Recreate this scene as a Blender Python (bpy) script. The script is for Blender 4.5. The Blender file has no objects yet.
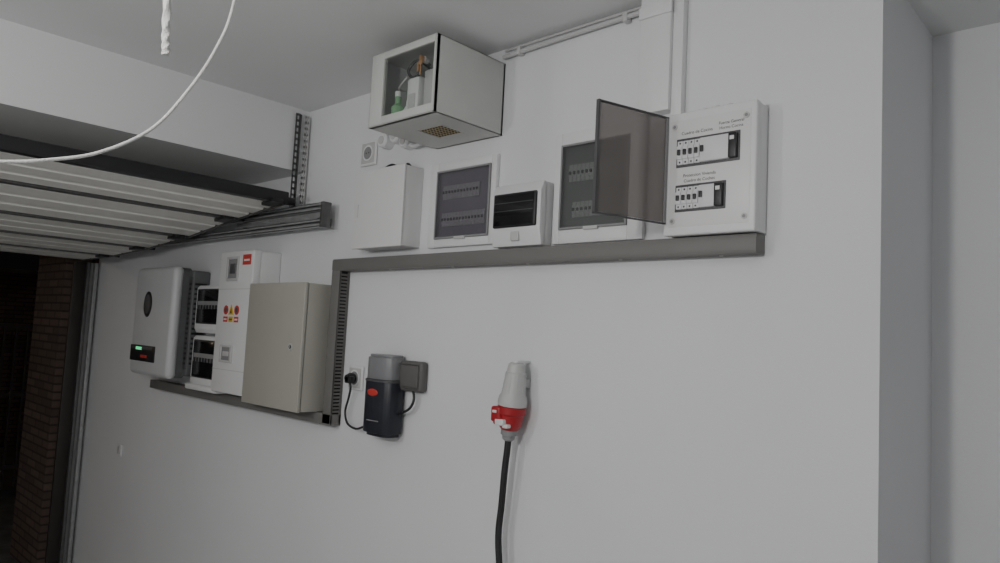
import bpy, bmesh, math, random
from mathutils import Vector, Matrix
random.seed(3)
scene=bpy.context.scene
FZ=-0.45   # floor
CZ=2.735   # ceiling

# ------------------------------------------------------------ materials
def mat(name,col,rough=0.5,metal=0.0,noise=0.0,nscale=8.0,bump=0.0,bscale=120.0,emit=None,spec=0.5):
    m=bpy.data.materials.new(name);m.use_nodes=True
    nt=m.node_tree;b=nt.nodes["Principled BSDF"]
    c=(*col,1)
    b.inputs["Base Color"].default_value=c
    b.inputs["Roughness"].default_value=rough
    b.inputs["Metallic"].default_value=metal
    b.inputs["Specular IOR Level"].default_value=spec
    tc=nt.nodes.new("ShaderNodeTexCoord")
    if noise>0:
        n=nt.nodes.new("ShaderNodeTexNoise");n.inputs["Scale"].default_value=nscale;n.inputs["Detail"].default_value=5
        nt.links.new(tc.outputs["Object"],n.inputs["Vector"])
        r=nt.nodes.new("ShaderNodeValToRGB")
        r.color_ramp.elements[0].position=0.3;r.color_ramp.elements[1].position=0.7
        r.color_ramp.elements[0].color=(*[v*(1-noise) for v in col],1)
        r.color_ramp.elements[1].color=(*[min(1,v*(1+noise)) for v in col],1)
        nt.links.new(n.outputs["Fac"],r.inputs["Fac"]);nt.links.new(r.outputs["Color"],b.inputs["Base Color"])
    if bump>0:
        n2=nt.nodes.new("ShaderNodeTexNoise");n2.inputs["Scale"].default_value=bscale;n2.inputs["Detail"].default_value=3
        nt.links.new(tc.outputs["Object"],n2.inputs["Vector"])
        bp=nt.nodes.new("ShaderNodeBump");bp.inputs["Strength"].default_value=bump;bp.inputs["Distance"].default_value=0.004
        nt.links.new(n2.outputs["Fac"],bp.inputs["Height"]);nt.links.new(bp.outputs["Normal"],b.inputs["Normal"])
    if emit:
        b.inputs["Emission Color"].default_value=(*emit[0],1);b.inputs["Emission Strength"].default_value=emit[1]
    return m
def glass(name,tint,fac,col,rough=0.12):
    m=bpy.data.materials.new(name);m.use_nodes=True
    nt=m.node_tree;b=nt.nodes["Principled BSDF"];out=nt.nodes["Material Output"]
    b.inputs["Base Color"].default_value=(*col,1);b.inputs["Roughness"].default_value=rough
    t=nt.nodes.new("ShaderNodeBsdfTransparent");t.inputs["Color"].default_value=(*tint,1)
    mx=nt.nodes.new("ShaderNodeMixShader");mx.inputs["Fac"].default_value=fac
    nt.links.new(t.outputs[0],mx.inputs[1]);nt.links.new(b.outputs[0],mx.inputs[2]);nt.links.new(mx.outputs[0],out.inputs["Surface"])
    return m
def brick(name):
    m=bpy.data.materials.new(name);m.use_nodes=True
    nt=m.node_tree;b=nt.nodes["Principled BSDF"];b.inputs["Roughness"].default_value=.9
    tc=nt.nodes.new("ShaderNodeTexCoord");sp=nt.nodes.new("ShaderNodeSeparateXYZ");cb=nt.nodes.new("ShaderNodeCombineXYZ")
    ad=nt.nodes.new("ShaderNodeMath");ad.operation='ADD'
    nt.links.new(tc.outputs["Object"],sp.inputs[0]);nt.links.new(sp.outputs["X"],ad.inputs[0]);nt.links.new(sp.outputs["Y"],ad.inputs[1])
    nt.links.new(ad.outputs[0],cb.inputs["X"]);nt.links.new(sp.outputs["Z"],cb.inputs["Y"])
    br=nt.nodes.new("ShaderNodeTexBrick");br.inputs["Scale"].default_value=1
    br.inputs["Brick Width"].default_value=.24;br.inputs["Row Height"].default_value=.065;br.inputs["Mortar Size"].default_value=.008
    br.inputs["Color1"].default_value=(.15,.105,.085,1);br.inputs["Color2"].default_value=(.10,.072,.06,1);br.inputs["Mortar"].default_value=(.05,.04,.036,1)
    nt.links.new(cb.outputs[0],br.inputs["Vector"]);nt.links.new(br.outputs["Color"],b.inputs["Base Color"])
    bp=nt.nodes.new("ShaderNodeBump");bp.inputs["Strength"].default_value=.6;bp.invert=True
    nt.links.new(br.outputs["Fac"],bp.inputs["Height"]);nt.links.new(bp.outputs["Normal"],b.inputs["Normal"])
    return m

WALL=mat("wall_paint",(.765,.775,.79),.75,noise=.02,nscale=1.5,bump=.12,bscale=160)
CEIL=mat("ceiling_paint",(.76,.77,.775),.85,noise=.02,nscale=1.2,bump=.12,bscale=120)
FLOOR=mat("floor_concrete",(.42,.415,.41),.6,noise=.12,nscale=3,bump=.2,bscale=60)
WHITE=mat("white_plastic",(.78,.785,.79),.35,noise=.01)
WMET=mat("white_powder_coat",(.76,.76,.76),.4,noise=.01)
CABG=mat("cabinet_light_grey",(.60,.61,.585),.42,noise=.02)
CABIN=mat("cabinet_inside_grey",(.56,.58,.58),.6,noise=.05)
BEIGE=mat("beige_grey_enamel",(.44,.43,.38),.4,noise=.015,bump=.05,bscale=300)
DUCT=mat("trunking_grey",(.185,.18,.172),.5,noise=.03,spec=.4)
HOLD=mat("holder_grey",(.13,.127,.122),.5,noise=.03,spec=.4)
DUCTD=mat("trunking_dark",(.03,.03,.03),.8,noise=.1)
BLACK=mat("black_plastic",(.018,.018,.02),.4,noise=.1)
RUBBER=mat("black_rubber",(.022,.022,.024),.6,noise=.1)
DGREY=mat("dark_grey_plastic",(.09,.09,.095),.5,noise=.05)
MGREY=mat("mid_grey_plastic",(.27,.27,.275),.45,noise=.03)
LGREY=mat("light_grey_plastic",(.56,.56,.56),.4,noise=.02)
CAPG=mat("plug_cap_grey",(.52,.525,.52),.45,noise=.03)
BRKW=mat("breaker_body_white",(.72,.73,.74),.45,noise=.02)
GALV=mat("galvanised_steel",(.45,.46,.46),.45,metal=.5,noise=.12,nscale=25)
GALVD=mat("dull_steel",(.16,.16,.16),.45,metal=.6,noise=.12,nscale=25)
DOORW=mat("door_panel_cream",(.84,.84,.80),.5,noise=.04,nscale=5)
BRONZE=mat("jamb_dark_brown",(.035,.03,.027),.5,noise=.1)
RED=mat("red_plastic",(.40,.018,.025),.35,noise=.05)
REDS=mat("red_sticker",(.60,.05,.04),.5,noise=.03)
YEL=mat("yellow_sticker",(.75,.50,.03),.5,noise=.03)
GREEN=mat("green_bottle",(.20,.42,.22),.4,noise=.05)
GLED=mat("green_led",(.05,.8,.3),.4,emit=((.1,1,.4),.7))
BRASS=mat("brass",(.45,.28,.16),.35,metal=.7,noise=.1)
TAN=mat("vent_tan",(.50,.40,.22),.6,noise=.05)
ROPE=mat("white_rope",(.72,.72,.70),.8,noise=.08,nscale=200,bump=.6,bscale=400)
TEXT=mat("label_ink",(.03,.03,.03),.6,noise=.05)
PAPER=mat("label_paper",(.80,.80,.80),.6,noise=.02)
ASPH=mat("outside_paving",(.15,.145,.14),.85,noise=.3,nscale=6,bump=.3,bscale=40)
FENCE=mat("fence_dark",(.06,.05,.045),.6,noise=.1)
BRICK=brick("brick")
CLEAR=glass("clear_pane",(.97,.98,.97),.08,(.35,.36,.36),.08)
SMOKE=glass("smoked_window",(.87,.86,.88),.28,(.16,.155,.165),.15)
SMOKE2=glass("smoked_window_green",(.87,.88,.87),.27,(.13,.135,.135),.15)
SMOKE_D=glass("smoked_window_dark",(.25,.25,.25),.6,(.02,.02,.022),.12)
SMOKE_DOOR=glass("smoked_open_door",(.76,.735,.725),.48,(.25,.235,.225),.35)

# ------------------------------------------------------------ builder
class M:
    def __init__(s): s.bm=bmesh.new();s.mats=[]
    def mi(s,m):
        if m not in s.mats:s.mats.append(m)
        return s.mats.index(m)
    def merge(s,t,m):
        i=s.mi(m)
        bmesh.ops.recalc_face_normals(t,faces=t.faces)
        for f in t.faces:f.material_index=i
        me=bpy.data.meshes.new("tmp");t.to_mesh(me);t.free();s.bm.from_mesh(me);bpy.data.meshes.remove(me)
    def box(s,x0,x1,y0,y1,z0,z1,m,bev=0,seg=2,rot=None,edges=None):
        t=bmesh.new();bmesh.ops.create_cube(t,size=1)
        for v in t.verts:
            v.co=Vector(((x0+x1)/2+v.co.x*(x1-x0),(y0+y1)/2+v.co.y*(y1-y0),(z0+z1)/2+v.co.z*(z1-z0)))
        if bev>0:
            es=t.edges[:]
            if edges:
                k='xyz'.index(edges);es=[e for e in es if abs((e.verts[0].co-e.verts[1].co)[k])>1e-6]
            bmesh.ops.bevel(t,geom=es,offset=bev,segments=seg,profile=.5,affect='EDGES')
        if rot is not None:
            c=Vector(((x0+x1)/2,(y0+y1)/2,(z0+z1)/2))
            for v in t.verts:v.co=c+rot@(v.co-c)
        s.merge(t,m)
    def prism(s,pts,axis,a0,a1,m,bev=0,seg=2):
        t=bmesh.new()
        def P(p,a):
            return {'x':(a,p[0],p[1]),'y':(p[0],a,p[1]),'z':(p[0],p[1],a)}[axis]
        A=[t.verts.new(P(p,a0)) for p in pts];Bv=[t.verts.new(P(p,a1)) for p in pts]
        t.faces.new(A);t.faces.new(Bv[::-1]);n=len(pts)
        for i in range(n):t.faces.new((A[i],Bv[i],Bv[(i+1)%n],A[(i+1)%n]))
        if bev>0:
            bmesh.ops.recalc_face_normals(t,faces=t.faces)
            bmesh.ops.bevel(t,geom=t.edges[:],offset=bev,segments=seg,profile=.5,affect='EDGES')
        s.merge(t,m)
    def lathe(s,prof,p0,p1,m,seg=28):
        p0=Vector(p0);p1=Vector(p1);d=(p1-p0);n=d.normalized()
        u=n.orthogonal().normalized();v=n.cross(u);t=bmesh.new();rings=[]
        for k,r in prof:
            c=p0+d*k
            rings.append([t.verts.new(c+(u*math.cos(a)+v*math.sin(a))*max(r,1e-5)) for a in [2*math.pi*i/seg for i in range(seg)]])
        for a,b in zip(rings,rings[1:]):
            for i in range(seg):t.faces.new((a[i],a[(i+1)%seg],b[(i+1)%seg],b[i]))
        t.faces.new(rings[0][::-1]);t.faces.new(rings[-1]);s.merge(t,m)
    def cyl(s,p0,p1,r,m,seg=20,r1=None): s.lathe([(0,r),(1,r if r1 is None else r1)],p0,p1,m,seg)
    def ell(s,c,r,m):
        t=bmesh.new();bmesh.ops.create_uvsphere(t,u_segments=24,v_segments=12,radius=1)
        for v in t.verts:v.co=Vector((c[0]+v.co.x*r[0],c[1]+v.co.y*r[1],c[2]+v.co.z*r[2]))
        s.merge(t,m)
    def tube(s,pts,r,m,seg=10,sub=8,twist=0):
        P=[Vector(p) for p in pts];Q=[]
        for i in range(len(P)-1):
            a=P[max(i-1,0)];b=P[i];c=P[i+1];d=P[min(i+2,len(P)-1)]
            for k in range(sub):
                u=k/sub
                Q.append(.5*((2*b)+(c-a)*u+(2*a-5*b+4*c-d)*u*u+(3*b-a-3*c+d)*u**3))
        Q.append(P[-1]);t=bmesh.new();rings=[];n=None
        for i,q in enumerate(Q):
            tg=(Q[min(i+1,len(Q)-1)]-Q[max(i-1,0)]).normalized()
            if n is None:n=tg.orthogonal().normalized()
            n=(n-tg*n.dot(tg)).normalized();bn=tg.cross(n)
            rr=[]
            for k in range(seg):
                a=2*math.pi*k/seg
                ra=r*(1+(.18*math.cos(3*(a-twist*i)) if twist else 0))
                rr.append(t.verts.new(q+(n*math.cos(a)+bn*math.sin(a))*ra))
            rings.append(rr)
        for a,b in zip(rings,rings[1:]):
            for i in range(seg):t.faces.new((a[i],a[(i+1)%seg],b[(i+1)%seg],b[i]))
        t.faces.new(rings[0][::-1]);t.faces.new(rings[-1]);s.merge(t,m)
    def frame(s,x0,x1,z0,z1,ix0,ix1,iz0,iz1,y0,y1,m,bev=.002):
        s.box(x0,ix0,y0,y1,z0,z1,m,bev);s.box(ix1,x1,y0,y1,z0,z1,m,bev)
        s.box(ix0-.001,ix1+.001,y0,y1,iz1,z1,m,bev);s.box(ix0-.001,ix1+.001,y0,y1,z0,iz0,m,bev)
    def done(s,name,smooth=True):
        me=bpy.data.meshes.new(name);s.bm.to_mesh(me);s.bm.free()
        for m in s.mats:me.materials.append(m)
        if smooth:
            for p in me.polygons:p.use_smooth=True
            me.set_sharp_from_angle(angle=math.radians(35))
        o=bpy.data.objects.new(name,me);scene.collection.objects.link(o);return o
def text(parent,name,body,x,y,z,size,m=TEXT):
    c=bpy.data.curves.new(name,'FONT');c.body=body;c.size=size;c.align_x='CENTER'
    c.materials.append(m)
    o=bpy.data.objects.new(name,c);scene.collection.objects.link(o)
    o.location=(x,y,z);o.rotation_euler=(math.pi/2,0,0);o.parent=parent
def breakers(b,x0,z0,z1,y,n,w,body=BRKW,tog=BLACK,d=.02,th=.18,tw=.6):
    h=z1-z0
    for i in range(n):
        a=x0+i*w
        b.box(a+.0006,a+w-.0006,y-d*.5,y+d,z0,z1,body,.0015)
        b.box(a+.0006,a+w-.0006,y-d,y,z0+h*.22,z0+h*.78,body,.0015)
        b.box(a+w*(.5-tw/2),a+w*(.5+tw/2),y-d-.006,y-d+.004,z0+h*(.5-th/2),z0+h*(.5+th/2),tog,.0015)

# ------------------------------------------------------------ room shell
def slab(name,*a,m):
    b=M();b.box(*a,m);return b.done(name,False)
slab("wall_back",-6.3,-.529,0,.56,FZ,CZ+.1,m=WALL)
slab("wall_recess",-.529,2.6,.56,.76,FZ,CZ+.1,m=WALL)
slab("wall_right",2.6,2.8,-5,.76,FZ,CZ+.1,m=WALL)
slab("wall_rear",-6.5,2.8,-5.2,-5,FZ,CZ+.1,m=WALL)
slab("wall_left",-6.5,-6.3,-5,-3.05,FZ,CZ+.1,m=WALL)
slab("lintel_wall",-6.5,-6.3,-3.05,0,2.10,CZ+.1,m=WALL)
slab("floor",-6.5,2.8,-5.2,.76,FZ-.1,FZ,m=FLOOR)
slab("ceiling",-3.3,2.8,-5.2,0,CZ,CZ+.1,m=CEIL)
slab("ceiling_recess",-.529,2.8,0,.56,2.635,CZ+.1,m=CEIL)
slab("ceiling_soffit",-6.3,-3.3,-5,0,2.405,CZ+.1,m=CEIL)

b=M()
b.box(-6.3,-6.27,-.185,-.10,FZ,2.02,BRONZE,.003)
b.box(-6.30,-6.24,-.10,-.075,FZ,2.02,GALVD,.002)
b.box(-6.30,-6.24,-.045,-.02,FZ,2.02,GALV,.002)
b.box(-6.30,-6.29,-.10,-.001,FZ,2.02,LGREY,.001)
b.done("door_jamb_rail")

# outside
slab("outside_paving",-14,-6.5,-8,6,FZ-.12,FZ-.02,m=ASPH)
b=M();b.box(-7.25,-6.5,-.18,.4,FZ-.018,3.0,BRICK);b.done("brick_pillar",False)
b=M()
for i in range(46):
    y=-3.5+i*.12;b.box(-10.02,-9.99,y,y+.025,FZ-.018,1.45,FENCE)
b.box(-10.03,-9.98,-3.6,2.1,1.40,1.45,FENCE);b.box(-10.03,-9.98,-3.6,2.1,-.25,-.20,FENCE);b.box(-10.03,-9.98,-3.6,2.1,.6,.64,FENCE)
b.done("garden_fence")
b=M();b.box(-13.5,-13,-6,5,FZ-.018,2.2,BRICK);b.box(-13.55,-12.95,-6.05,5.05,2.2,2.26,ASPH);b.done("street_boundary",False)

# ------------------------------------------------------------ garage door
b=M()
prof=[(-3.22,2.215),(-3.72,2.17),(-4.32,2.105),(-4.92,2.065),(-5.55,2.04),(-6.2,2.035)]
Y0,Y1=-3.0,-.16
for (xa,za),(xb,zb) in zip(prof,prof[1:]):
    d=Vector((xb-xa,zb-za));L=d.length;d/=L;n=Vector((-d.y,d.x))
    if n.y<0:n=-n
    def q(s_,h): return (xa+d.x*s_+n.x*h,za+d.y*s_+n.y*h)
    b.prism([q(.012,.012),q(L-.012,.012),q(L-.012,.04),q(.012,.04)],'y',Y0,Y1,DOORW)
    k=3;w=(L-.05)/k
    for i in range(k):
        a=.025+i*w
        b.prism([q(a+.006,.013),q(a+.022,-.004),q(a+w-.022,-.004),q(a+w-.006,.013)],'y',Y0,Y1-.004,DOORW)
    b.prism([q(-.016,-.008),q(.018,-.008),q(.018,.035),q(-.016,.035)],'y',Y0,Y1,GALVD)
    b.prism([q(.0,-.010),q(L,-.010),q(L,.04),q(.0,.04)],'y',Y1,Y1+.012,GALVD)
    for yy in (Y1-.09,-1.55,-2.9):
        b.prism([q(-.05,-.02),q(.06,-.02),q(.06,.0),q(-.05,.0)],'y',yy,yy+.06,BLACK,.003)
    b.cyl((q(.0,.01)[0],Y1,q(0,.01)[1]),(q(.0,.01)[0],Y1+.05,q(0,.01)[1]),.02,BLACK)
b.box(-3.24,-3.19,Y0,Y1+.01,2.205,2.265,BLACK,.006)
b.box(-3.30,-3.24,Y0,Y1,2.235,2.262,GALVD,.002)
door=b.done("sectional_garage_door")
b=M()
XE=-2.965
for z0,z1 in ((2.168,2.205),(2.088,2.125)):
    b.box(-6.2,XE,-.062,-.058,z0,z1,GALV)
    b.box(-6.2,XE,-.095,-.058,z1-.003,z1,GALV)
    b.box(-6.2,XE,-.095,-.058,z0,z0+.003,GALV)
    b.box(-6.2,XE,-.095,-.092,z1-.012,z1,GALV);b.box(-6.2,XE,-.095,-.092,z0,z0+.012,GALV)
b.box(-3.9,XE-.01,-.058,-.052,2.09,2.20,GALV)
b.box(XE-.02,XE+.003,-.098,-.05,2.084,2.208,GALVD,.002)
for x in (-3.05,-3.4,-3.8,-4.4,-5.0,-5.6): b.box(x-.02,x+.02,-.058,-.002,2.10,2.14,GALVD)
b.done("track_rail")
def hanger(name,x,y,z0,z1,mt,w=.013):
    b=M();n=int((z1-z0)/.032)
    for i in range(n+1):
        z=z0+i*(z1-z0)/n
        b.box(x-.002,x+.002,y-w,y+w,z-.006,z+.006,mt)
    b.box(x-.002,x+.002,y-w,y-w+.007,z0,z1,mt);b.box(x-.002,x+.002,y+w-.007,y+w,z0,z1,mt)
    b.box(x,x+.014,y+w-.002,y+w,z0,z1,mt)
    return b.done(name)
hanger("perforated_bracket",-3.288,-.075,2.21,2.70,GALVD)
hanger("perforated_bracket",-3.288,-.022,2.21,2.70,LGREY,.010)

# ------------------------------------------------------------ cable trunking
b=M()
XR=-.832
b.box(-2.905,XR,-.06,-.001,1.870,1.926,DUCT,.002)
b.box(-2.905,XR,-.062,-.058,1.875,1.920,DUCT,.001)
b.box(-2.905,-2.84,-.06,-.055,1.152,1.871,DUCT,.001)
b.box(-2.905,-2.90,-.056,-.001,1.152,1.871,DUCT)
b.box(-2.86,-2.855,-.055,-.001,1.16,1.871,DUCTD)
z=1.205
while z<1.855:
    b.box(-2.845,-2.84,-.056,-.008,z,z+.009,DUCT);z+=.0165
b.box(-2.846,-2.84,-.012,-.001,1.152,1.871,DUCT)
b.box(-2.846,-2.84,-.058,-.050,1.152,1.871,DUCT)
b.box(-4.93,-2.84,-.06,-.001,1.145,1.197,DUCT,.002)
for x in (-2.5,-2.1,-1.7,-1.3,-.95):
    b.cyl((x,-.03,1.868),(x,-.03,1.872),.006,LGREY,10)
b.done("cable_trunking")

# ------------------------------------------------------------ upper metal cabinet
b=M()
x0,x1,y0,z0,z1=-2.27,-1.89,-.365,2.385,2.675
t=.004
b.box(x0,x1,y0,-.001,z1-t,z1,CABG,.001)
b.box(x0,x0+t,y0,-.001,z0,z1,CABG,.001);b.box(x1-t,x1,y0,-.001,z0,z1,CABG,.001)
b.box(x0,x1,-.01,-.001,z0,z1,CABIN)
b.box(x0+t,x0+t+.002,y0+.02,-.01,z0+t,z1-t,CABIN);b.box(x1-t-.002,x1-t,y0+.02,-.01,z0+t,z1-t,CABIN)
vx0,vx1,vy0,vy1=-2.12,-1.99,-.23,-.12
b.box(x0,vx0,y0,-.001,z0,z0+t,CABG);b.box(vx1,x1,y0,-.001,z0,z0+t,CABG)
b.box(vx0,vx1,y0,vy0,z0,z0+t,CABG);b.box(vx0,vx1,vy1,-.001,z0,z0+t,CABG)
b.box(vx0,vx1,vy0,vy1,z0+.001,z0+.003,TAN)
for i in range(8):
    for j in range(6):
        cx=vx0+.010+i*.0157;cy=vy0+.010+j*.018
        b.cyl((cx,cy,z0-.0006),(cx,cy,z0+.0015),.0042,DUCTD,8)
for xa in (vx0-.006,vx1): b.box(xa,xa+.006,vy0-.006,vy1+.006,z0-.002,z0+.001,CABG)
b.frame(x0,x1,z0,z1,x0+.078,x1-.014,z0+.035,z1-.028,y0,y0+.018,CABG,.002)
b.box(x0+.078,x1-.014,y0+.008,y0+.011,z0+.035,z1-.028,CLEAR)
b.cyl((-1.945,y0-.010,2.585),(-1.945,y0+.008,2.585),.012,GALV,16)
b.box(-1.948,-1.942,y0-.030,y0-.010,2.575,2.595,BRASS,.001)
b.cyl((-1.945,y0-.026,2.570),(-1.945,y0-.022,2.570),.010,BRASS,16)
b.box(-1.952,-1.945,y0-.022,y0-.018,2.525,2.565,BRASS,.001)
b.box(-1.966,-1.956,y0-.024,y0-.020,2.54,2.572,BRASS,.001)
cab=b.done("wall_cabinet")
b=M()
b.box(-2.085,-2.015,-.335,-.25,2.39,2.555,WHITE,.012);b.box(-2.07,-2.03,-.337,-.33,2.42,2.49,LGREY,.001)
b.lathe([(0,.024),(.6,.026),(.75,.012),(1,.012)],(-2.145,-.32,2.39),(-2.15,-.32,2.50),GREEN)
b.lathe([(0,.020),(.6,.022),(.8,.012),(1,.012)],(-2.105,-.30,2.39),(-2.105,-.30,2.48),WHITE)
b.cyl((-2.15,-.32,2.50),(-2.15,-.32,2.52),.013,WHITE,16)
b.box(-2.21,-2.08,-.12,-.04,2.53,2.62,MGREY,.008)
b.box(-1.985,-1.925,-.335,-.30,2.40,2.565,LGREY,.006)
b.tube([(-2.10,-.10,2.60),(-2.08,-.27,2.64),(-2.04,-.31,2.62),(-2.03,-.32,2.57),(-2.07,-.32,2.56),(-2.11,-.31,2.60),(-2.07,-.30,2.635),(-2.0,-.3,2.60)],.006,BLACK)
b.tube([(-2.16,-.10,2.56),(-2.18,-.2,2.56),(-2.17,-.30,2.54),(-2.10,-.32,2.57)],.004,LGREY)
o=b.done("router_and_bottle");o.parent=cab

# ------------------------------------------------------------ sockets
def socket(name,cx,cz,s=.058):
    b=M()
    b.box(cx-s,cx+s,-.012,-.001,cz-s,cz+s,WHITE,.006,3)
    b.box(cx-s*.80,cx+s*.80,-.0145,-.011,cz-s*.8,cz+s*.8,LGREY,.003)
    b.lathe([(0,.036),(1,.038)],(cx,-.0125,cz),(cx,-.0160,cz),WHITE,28)
    b.lathe([(0,.030),(1,.030)],(cx,-.016,cz),(cx,-.0165,cz),MGREY,28)
    for dx in (-.01,.01): b.cyl((cx+dx,-.0165,cz),(cx+dx,-.0172,cz),.0035,BLACK,10)
    return b.done(name)
socket("wall_socket",-2.745,2.432,.060)
socket("wall_socket",-2.735,1.375,.056)
b=M();b.box(-5.53,-5.45,-.012,-.001,.61,.69,WHITE,.006,3);b.box(-5.515,-5.465,-.018,-.010,.625,.675,LGREY,.006,3);b.done("light_switch")

b=M()
for x,z,r in ((-2.595,2.463,.034),(-2.51,2.468,.030),(-2.44,2.435,.030)):
    b.lathe([(0,r),(.85,r),(1,r*.8)],(x,-.001,z),(x,-.055,z),WHITE)
    b.lathe([(0,r*.55),(1,r*.55)],(x,-.055,z),(x,-.058,z),LGREY)
b.tube([(-2.44,-.03,2.435),(-2.38,-.03,2.41),(-2.31,-.03,2.44),(-2.29,-.03,2.50)],.010,WHITE)
b.done("cable_gland")
# ------------------------------------------------------------ white plain box
b=M()
b.box(-2.69,-2.348,-.10,-.001,1.962,2.309,WMET,.003)
b.box(-2.693,-2.345,-.110,-.098,1.959,2.312,WMET,.004,3)
b.box(-2.69,-2.348,-.099,-.0975,1.961,2.310,MGREY)
b.box(-2.66,-2.655,-.112,-.108,2.1,2.16,LGREY,.001)
b.box(-2.66,-2.46,-.07,-.03,2.312,2.320,DGREY,.003)
b.tube([(-2.58,-.05,2.32),(-2.50,-.06,2.335),(-2.44,-.06,2.315),(-2.40,-.05,2.328),(-2.39,-.04,2.316)],.005,BLACK)
b.done("junction_box")

# ------------------------------------------------------------ flush boards
def flush_board(name,x0,x1,z0,z1,ml,mr,mt,mb,rows,tint,inner):
    b=M();ix0,ix1,iz0,iz1=x0+ml,x1-mr,z0+mb,z1-mt
    b.frame(x0,x1,z0,z1,ix0,ix1,iz0,iz1,-.020,-.001,WHITE,.004)
    b.box(ix0-.002,ix1+.002,-.004,-.001,iz0-.002,iz1+.002,inner)
    b.frame(ix0,ix1,iz0,iz1,ix0+.008,ix1-.008,iz0+.008,iz1-.008,-.026,-.014,MGREY,.002)
    for (ra,rb,xa,n,w) in rows:
        za=iz0+(iz1-iz0)*ra;zb=iz0+(iz1-iz0)*rb
        breakers(b,ix0+xa,za,zb,-.010,n,w,BRKW,DGREY,.005,.20,.4)
    b.box(ix0+.006,ix1-.006,-.0255,-.0235,iz0+.006,iz1-.006,tint)
    b.box((ix0+ix1)/2-.03,(ix0+ix1)/2+.03,-.030,-.022,iz0-.006,iz0+.006,LGREY,.002)
    return b.done(name)
INN=mat("board_inner_grey",(.40,.395,.44),.6,noise=.08)
INN2=mat("board_inner_dark_grey",(.32,.335,.335),.6,noise=.08)
flush_board("flush_distribution_board",-2.278,-1.893,1.955,2.312,.045,.028,.035,.035,[(.18,.38,.03,14,.0178),(.58,.78,.03,12,.0178)],SMOKE,INN)
flush_board("flush_distribution_board",-1.602,-1.228,1.937,2.338,.030,.06,.045,.05,[(.14,.32,.05,8,.0178),(.56,.76,.03,12,.0178)],SMOKE2,INN2)

# ------------------------------------------------------------ small surface box
b=M()
b.box(-1.845,-1.616,-.05,-.001,1.930,2.166,WHITE,.006,3)
b.prism([(-.048,1.932),(-.048,2.165),(-.062,2.165),(-.078,2.13),(-.078,1.99),(-.066,1.932)],'x',-1.85,-1.612,WHITE,.004)
b.box(-1.838,-1.628,-.086,-.07,2.000,2.128,BLACK,.007,3)
b.box(-1.828,-1.638,-.0875,-.085,2.008,2.120,SMOKE_D,.001)
b.box(-1.83,-1.64,-.0885,-.087,2.06,2.062,DGREY)
b.box(-1.83,-1.64,-.0885,-.087,2.09,2.092,DGREY)
b.box(-1.75,-1.71,-.080,-.070,1.95,1.985,LGREY,.003)
b.done("surface_breaker_box")

# ------------------------------------------------------------ vertical trunking and ceiling conduit
b=M()
b.box(-1.247,-1.135,-.045,-.001,2.342,CZ-.002,WHITE,.003)
b.box(-1.135,-1.098,-.03,-.001,2.310,CZ-.002,WHITE,.003)
b.box(-1.25,-1.13,-.052,-.044,2.66,2.70,WHITE,.002)
b.done("white_cable_duct")
b=M()
b.tube([(-1.885,-.02,2.695),(-1.6,-.02,2.70),(-1.25,-.02,2.703)],.009,LGREY,12)
b.tube([(-1.885,-.012,2.722),(-1.6,-.012,2.724),(-1.25,-.012,2.724)],.005,LGREY,10)
for x in (-1.80,-1.32):
    b.box(x-.010,x+.010,-.032,-.001,2.685,2.715,LGREY,.003)
b.done("ceiling_conduit")

# ------------------------------------------------------------ open distribution board
b=M()
x0,x1,yf,z0,z1=-1.112,-.829,-.085,1.931,2.304
b.box(x0,x1,-.055,-.001,z0,z1,WHITE,.004)
b.box(x0-.002,x1+.002,yf,-.054,z0-.002,z1+.002,WHITE,.006,3)
W=x1-x0;H=z1-z0
def fx(f):return x0+W*f
def fz(f):return z1-H*f
b.box(fx(.05),fx(.95),yf-.0012,yf+.002,fz(.94),fz(.06),WMET,.002)
for f,g in ((.10,.11),(.90,.11),(.10,.89),(.90,.89)):
    b.cyl((fx(f),yf-.004,fz(g)),(fx(f),yf,fz(g)),.009,LGREY,16)
    b.cyl((fx(f),yf-.0045,fz(g)),(fx(f),yf-.003,fz(g)),.005,MGREY,12)
for (ga,gb,xe,n) in ((.225,.445,.82,8),(.605,.81,.68,6)):
    b.box(fx(.13),fx(xe+.02),yf-.003,yf,fz(gb+.008),fz(ga-.008),DGREY,.001)
    w=.0186
    xs0=fx(.15)
    breakers(b,xs0,fz(gb-.012),fz(ga+.015),yf-.004,4,w,BRKW,BLACK,.010,.24,.5)
    for i in range(4):
        b.cyl((xs0+(i+.5)*w,yf-.0095,fz(gb-.030)),(xs0+(i+.5)*w,yf-.008,fz(gb-.030)),.0032,DGREY,10)
        b.cyl((xs0+(i+.5)*w,yf-.0095,fz(ga+.034)),(xs0+(i+.5)*w,yf-.008,fz(ga+.034)),.0032,DGREY,10)
    xs=xs0+4*w+.001;xe2=fx(xe)-.024
    b.box(xs,xe2,yf-.014,yf,fz(gb-.012),fz(ga+.015),BRKW,.002)
    b.box(xe2,fx(xe),yf-.018,yf,fz(gb-.012),fz(ga+.015),BLACK,.002)
    b.box(xs+.004,xs+.013,yf-.020,yf-.012,fz(gb-.09),fz(gb-.14),BLACK,.001)
    b.box(xe2+.005,fx(xe)-.006,yf-.0185,yf-.017,fz(ga+.07),fz(ga+.04),PAPER)
for x in (-1.02,-.98,-.94):
    b.cyl((x,-.03,2.302),(x,-.03,2.325),.014,WHITE,16)
brd=b.done("open_distribution_board")
ty=yf-.0018
text(brd,"label_text_1","Cuadro de Cocina",fx(.36),ty,fz(.185),.0135)
text(brd,"label_text_2","Fuerza General",fx(.74),ty,fz(.150),.0125)
text(brd,"label_text_3","Horno Cocina",fx(.74),ty,fz(.190),.0125)
text(brd,"label_text_4","Proteccion Vivienda",fx(.40),ty,fz(.535),.0130)
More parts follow.
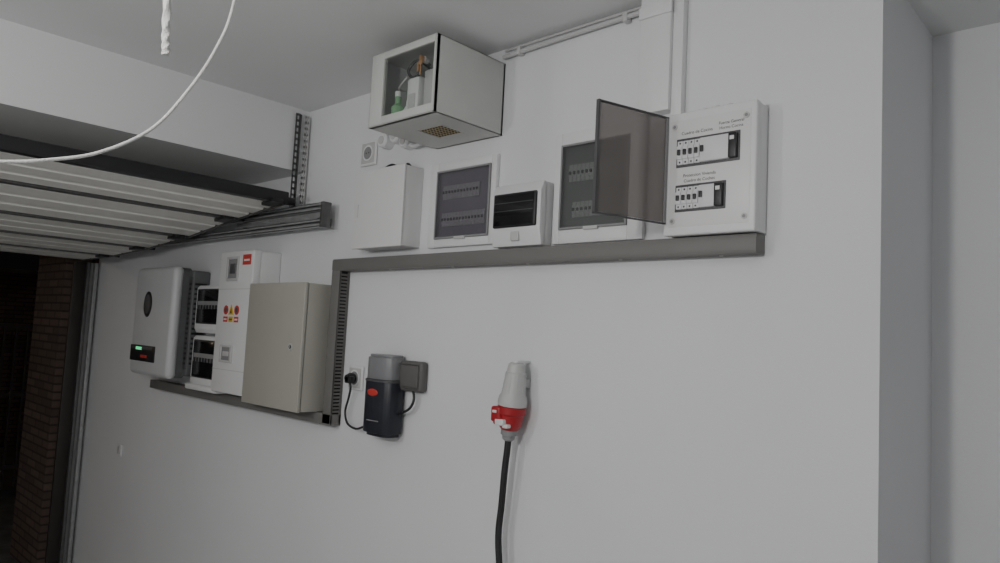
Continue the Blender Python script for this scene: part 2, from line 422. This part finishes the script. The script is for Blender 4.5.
text(brd,"label_text_5","Cuadro de Coches",fx(.40),ty,fz(.578),.0130)
# open door leaf
b=M()
h=Vector((-1.108,-.088));e=Vector((-1.187,-.350));d=(e-h).normalized();n=Vector((-d.y,d.x))
def q2(s_,o):
    p=h+d*s_+n*o;return (p.x,p.y)
L=(e-h).length
zt,zb=2.298,1.965
b.prism([q2(.008,-.001),q2(L-.008,-.001),q2(L-.008,.001),q2(.008,.001)],'z',zb+.006,zt-.006,SMOKE_DOOR)
b.prism([q2(0,-.004),q2(.008,-.004),q2(.008,.004),q2(0,.004)],'z',zb,zt,MGREY)
b.prism([q2(L-.006,-.006),q2(L,-.006),q2(L,.006),q2(L-.006,.006)],'z',zb,zt,DGREY)
b.prism([q2(0,-.005),q2(L,-.005),q2(L,.005),q2(0,.005)],'z',zt-.004,zt,DGREY)
b.prism([q2(0,-.005),q2(L,-.005),q2(L,.005),q2(0,.005)],'z',zb,zb+.004,DGREY)
o=b.done("smoked_door_leaf");o.parent=brd

# ------------------------------------------------------------ grey steel cabinet
b=M()
x0,x1,z0,z1=-3.475,-2.950,1.20,1.806
b.box(x0,x1,-.150,-.001,z0,z1,BEIGE,.004)
b.box(x0+.006,x1-.006,-.154,-.148,z0+.006,z1-.006,DGREY)
b.box(x0-.002,x1+.002,-.172,-.153,z0-.002,z1+.002,BEIGE,.004,3)
b.cyl((x1-.09,-.176,1.50),(x1-.09,-.171,1.50),.016,LGREY,20)
b.cyl((x1-.09,-.178,1.50),(x1-.09,-.175,1.50),.010,BLACK,16)
b.box(x1-.092,x1-.088,-.180,-.177,1.492,1.508,LGREY)
b.done("steel_enclosure")
# ------------------------------------------------------------ meter box
b=M()
x0,x1,z0,z1=-3.845,-3.480,1.225,1.985
b.box(x0,x1,-.12,-.001,z0,z1,WHITE,.008,3)
b.box(x0-.002,x1+.002,-.162,-.115,z0-.003,z1+.003,WHITE,.008,3)
W=x1-x0
def fx(f):return x0+W*f
b.frame(fx(.24),fx(.60),1.825,1.958,fx(.28),fx(.56),1.84,1.943,-.170,-.158,LGREY,.003)
b.box(fx(.28),fx(.56),-.165,-.160,1.84,1.943,MGREY);b.box(fx(.34),fx(.50),-.168,-.164,1.865,1.92,DGREY,.003)
b.box(fx(.70),fx(.94),-.1635,-.159,1.910,1.965,REDS);b.box(fx(.74),fx(.90),-.1642,-.160,1.930,1.940,PAPER)
for i in (0,2):
    cxx=fx(.30+.165*i)
    b.cyl((cxx,-.1645,1.668),(cxx,-.160,1.668),.025,REDS,24);b.cyl((cxx,-.1652,1.668),(cxx,-.161,1.668),.014,DGREY,20)
    b.box(cxx-.023,cxx+.023,-.1640,-.159,1.603,1.632,REDS)
    b.box(cxx-.017,cxx+.017,-.1646,-.163,1.613,1.622,PAPER)
cxx=fx(.465)
b.prism([(cxx-.030,1.643),(cxx+.030,1.643),(cxx,1.698)],'y',-.1645,-.159,YEL)
b.prism([(cxx-.008,1.650),(cxx+.008,1.650),(cxx+.002,1.683)],'y',-.1652,-.160,BLACK)
b.box(cxx-.023,cxx+.023,-.1640,-.159,1.603,1.632,YEL)
b.box(cxx-.017,cxx+.017,-.1646,-.163,1.613,1.622,DGREY)
b.frame(fx(.24),fx(.60),1.385,1.480,fx(.29),fx(.55),1.398,1.467,-.174,-.158,LGREY,.004)
b.box(fx(.29),fx(.55),-.168,-.160,1.398,1.467,MGREY);b.box(fx(.33),fx(.51),-.171,-.167,1.42,1.445,LGREY,.002)
b.box(x0,x1,-.1625,-.159,1.78,1.783,LGREY);b.box(x0,x1,-.1625,-.159,1.345,1.348,LGREY)
b.done("electric_meter_box")
# ------------------------------------------------------------ two small breaker boxes
def bbox_(name,z0,z1,lip):
    b=M();x0,x1=-4.205,-3.862;h=z1-z0
    b.box(x0,x1,-.06,-.001,z0,z1,WHITE,.006,3)
    b.prism([(-.058,z0+.002),(-.058,z1-.002),(-.105,z1-.004),(-.118,z1-.02),(-.118,z0+.03),(-.105,z0+.004)],'x',x0-.003,x1+.003,WHITE,.004)
    b.box(x0+.022,x1-.012,-.126,-.10,z0+h*.20,z1-h*.09,BLACK,.006,3)
    b.box(x0+.03,x1-.02,-.1275,-.1255,z0+h*.23,z1-h*.12,SMOKE_D,.001)
    b.box(x0+.04,x1-.03,-.129,-.1265,z0+h*.50,z0+h*.66,MGREY,.001)
    for i in range(7):b.box(x0+.050+i*.036,x0+.073+i*.036,-.132,-.128,z0+h*.50,z0+h*.58,BLACK,.001)
    if lip:b.box(x0-.02,x1+.012,-.140,-.02,z0-.010,z0+.024,WHITE,.010,3)
    return b.done(name)
bbox_("surface_breaker_box",1.528,1.815,False)
bbox_("surface_breaker_box",1.212,1.520,True)
# ------------------------------------------------------------ inverter
b=M()
x0,x1,z0,z1=-4.925,-4.335,1.245,1.925
INV=mat("inverter_white",(.60,.61,.62),.35,noise=.01)
INVS=mat("inverter_side_grey",(.13,.135,.14),.5,noise=.03)
b.box(x0+.015,x1+.04,-.11,-.001,z0+.02,z1-.02,INVS,.012,3)
b.box(x0+.004,x1-.004,-.150,-.095,z0+.004,z1-.004,INVS,.05,6,edges='y')
b.box(x0,x1,-.205,-.140,z0,z1,INV,.032,6)
for i in range(17):
    z=z0+.09+i*.03
    b.box(x1+.036,x1+.0415,-.095,-.02,z,z+.014,BLACK,.001)
b.box(x1-.01,x1+.036,-.112,-.10,z0+.06,z1-.06,DGREY,.003)
for i in range(17):
    z=z0+.09+i*.03;b.box(x1-.004,x1+.03,-.114,-.110,z,z+.014,BLACK,.001)
b.ell((-4.70,-.2045,1.69),(.066,.006,.082),BLACK)
b.ell((-4.70,-.208,1.69),(.046,.004,.062),DGREY)
b.box(x0+.015,x0+.40,-.2095,-.18,z0+.085,z0+.185,BLACK,.004)
b.box(x0+.05,x0+.36,-.2105,-.207,z0+.160,z0+.178,DGREY,.001)
b.box(x0+.11,x0+.20,-.2115,-.208,z0+.156,z0+.174,GLED)
b.box(x0+.19,x0+.29,-.2115,-.208,z0+.108,z0+.126,REDS,.001)
b.done("solar_inverter")

# ------------------------------------------------------------ wall unit (charger)
b=M()
SIL=mat("charger_silver",(.24,.245,.255),.35,noise=.02)
NAVY=mat("charger_dark_body",(.022,.024,.034),.4,noise=.05)
def rr(cx,w,dp,n=10):
    pts=[(cx-w/2,-.02),(cx-w/2,-.065)]
    for i in range(1,n):
        a=math.pi-i*math.pi/n
        pts.append((cx+math.copysign(abs(math.cos(a))**.75,math.cos(a))*w/2,-.065-math.sin(a)**.7*(dp-.065)))
    pts+=[(cx+w/2,-.065),(cx+w/2,-.02)]
    return pts
cx=-2.462
b.prism(rr(cx,.182,.108),'z',1.165,1.392,NAVY,.003)
b.prism(rr(cx,.155,.090),'z',1.150,1.168,NAVY,.002)
b.prism(rr(cx,.172,.104),'z',1.390,1.485,SIL,.004)
b.prism(rr(cx,.160,.095),'z',1.484,1.497,SIL,.004)
b.prism(rr(cx,.186,.111),'z',1.380,1.390,DGREY,.002)
b.box(cx-.07,cx+.07,-.022,-.001,1.18,1.47,DGREY,.003)
b.ell((cx-.01,-.107,1.335),(.036,.006,.016),REDS)
b.box(cx-.04,cx+.04,-.109,-.106,1.215,1.219,MGREY)
chg=b.done("wall_charger")
b=M()
b.box(-2.395,-2.240,-.040,-.001,1.350,1.478,HOLD,.014,4)
b.box(-2.38,-2.255,-.045,-.038,1.364,1.464,HOLD,.010,3)
b.tube([(-2.30,-.03,1.36),(-2.285,-.035,1.32),(-2.305,-.04,1.28),(-2.37,-.04,1.25)],.0055,BLACK)
b.done("junction_box")
b=M()
b.lathe([(0,.020),(.5,.024),(1,.015)],(-2.735,-.018,1.375),(-2.735,-.06,1.375),BLACK)
b.box(-2.75,-2.70,-.06,-.035,1.352,1.385,BLACK,.006)
b.tube([(-2.72,-.05,1.36),(-2.71,-.05,1.33),(-2.735,-.04,1.28),(-2.76,-.035,1.22),(-2.73,-.04,1.17),(-2.66,-.045,1.155),(-2.60,-.05,1.17),(-2.555,-.05,1.19)],.005,BLACK)
b.done("power_plug")

# ------------------------------------------------------------ industrial plug
b=M()
T=Vector((-1.697,-.066,1.508));Bt=Vector((-1.722,-.066,1.235));ax=Bt-T
def at(k):return tuple(T+ax*k)
b.lathe([(0,.024),(.02,.030),(.08,.033),(.12,.034),(.13,.037),(.40,.043),(.44,.050),(.50,.053),(.56,.053),(.57,.044)],at(0),at(1),CAPG,32)
for a in range(10):
    an=a*2*math.pi/10;u=Vector((math.cos(an),math.sin(an),0))
    p0=T+ax*.14+u*.035;p1=T+ax*.40+u*.041
    b.cyl(tuple(p0),tuple(p1),.003,CAPG,6)
b.lathe([(.555,.046),(.57,.052),(.66,.052),(.68,.046),(.80,.043),(.86,.035),(.88,.028)],at(0),at(1),RED,32)
b.lathe([(.86,.028),(.87,.030),(.94,.030),(.95,.024),(1.0,.022),(1.02,.015)],at(0),at(1),MGREY,14)
p=T+ax*.70
b.box(p.x-.064,p.x-.015,p.y-.03,p.y+.02,p.z-.035,p.z+.03,RED,.010,3)
b.box(p.x-.050,p.x-.005,p.y-.056,p.y-.02,p.z-.02,p.z+.035,RED,.008,3)
b.box(p.x-.026,p.x+.014,p.y-.058,p.y-.03,p.z-.030,p.z-.008,WHITE,.004)
b.box(p.x+.004,p.x+.03,p.y-.052,p.y-.03,p.z-.038,p.z-.024,WHITE,.004)
b.box(p.x-.04,p.x-.02,p.y-.058,p.y-.045,p.z+.012,p.z+.022,WHITE,.002)
b.box(-1.715,-1.685,-.04,-.001,1.42,1.45,LGREY,.003)
b.box(-1.712,-1.688,-.075,-.001,1.507,1.516,WHITE,.003)
b.tube([at(1.0),(-1.724,-.066,1.20),(-1.732,-.066,1.12),(-1.744,-.060,1.00),(-1.752,-.06,.90),(-1.742,-.06,.80),(-1.71,-.06,.60),(-1.70,-.06,.2),(-1.71,-.09,-.2),(-1.72,-.16,-.38),(-1.62,-.3,FZ+.013),(-1.3,-.4,FZ+.013)],.012,RUBBER,12)
b.done("industrial_power_plug")

# ------------------------------------------------------------ hanging cords
b=M()
b.tube([(-1.2,-1.56,CZ),(-1.2,-1.56,2.4),(-1.2,-1.553,2.12),(-1.2,-1.548,2.035)],.0062,ROPE,14,24,twist=.35)
b.done("pull_rope")
b=M()
b.tube([(-1.2,-1.415,CZ),(-1.2,-1.42,2.4),(-1.2,-1.44,2.17),(-1.2,-1.467,2.07),(-1.2,-1.512,1.978),(-1.2,-1.562,1.905),(-1.2,-1.633,1.852),(-1.2,-1.698,1.826),(-1.2,-1.759,1.810),(-1.2,-1.826,1.802),(-1.2,-1.95,1.82),(-1.2,-2.2,1.95),(-1.2,-2.35,2.3),(-1.2,-2.38,CZ)],.0028,ROPE,10,10)
b.done("hanging_cord")

# ------------------------------------------------------------ lights
def lamp(x,y,e,drop,col=(1,.98,.96)):
    b=M();b.cyl((x,y,CZ-.02),(x,y,CZ-.001),.06,WHITE,24);b.cyl((x,y,CZ-drop+.10),(x,y,CZ-.02),.006,WHITE,12)
    b.cyl((x,y,CZ-drop+.085),(x,y,CZ-drop+.13),.022,WHITE,16)
    b.done("pendant_lamp_holder")
    l=bpy.data.lights.new("pendant_bulb",'POINT');l.energy=e;l.color=col;l.shadow_soft_size=.08
    o=bpy.data.objects.new("pendant_bulb",l);scene.collection.objects.link(o);o.location=(x,y,CZ-drop)
lamp(-2.3,-3.1,31,.60)
lamp(-.80,-2.7,60,.65)
l=bpy.data.lights.new("street_lamp_light",'POINT');l.energy=40;l.color=(1,.75,.5);l.shadow_soft_size=.2
o=bpy.data.objects.new("street_lamp_light",l);scene.collection.objects.link(o);o.location=(-10.5,-5,3.0)
w=bpy.data.worlds.new("World");scene.world=w;w.use_nodes=True
w.node_tree.nodes["Background"].inputs["Color"].default_value=(.10,.08,.09,1)
w.node_tree.nodes["Background"].inputs["Strength"].default_value=.03

# ------------------------------------------------------------ camera
yaw,pi_,ro=math.radians(47.035),math.radians(4.387),math.radians(2.902)
F=Vector((-math.cos(yaw)*math.cos(pi_),math.sin(yaw)*math.cos(pi_),math.sin(pi_)))
R0=F.cross(Vector((0,0,1))).normalized();U0=R0.cross(F)
R=R0*math.cos(ro)+U0*math.sin(ro);U=U0*math.cos(ro)-R0*math.sin(ro)
c=bpy.data.cameras.new("camera");c.sensor_width=36;c.lens=713.5*36/1000;c.clip_start=.02
co=bpy.data.objects.new("camera",c);scene.collection.objects.link(co)
m=Matrix((R,U,-F)).transposed().to_4x4();m.translation=Vector((0,-2,1.6));co.matrix_world=m
scene.camera=co
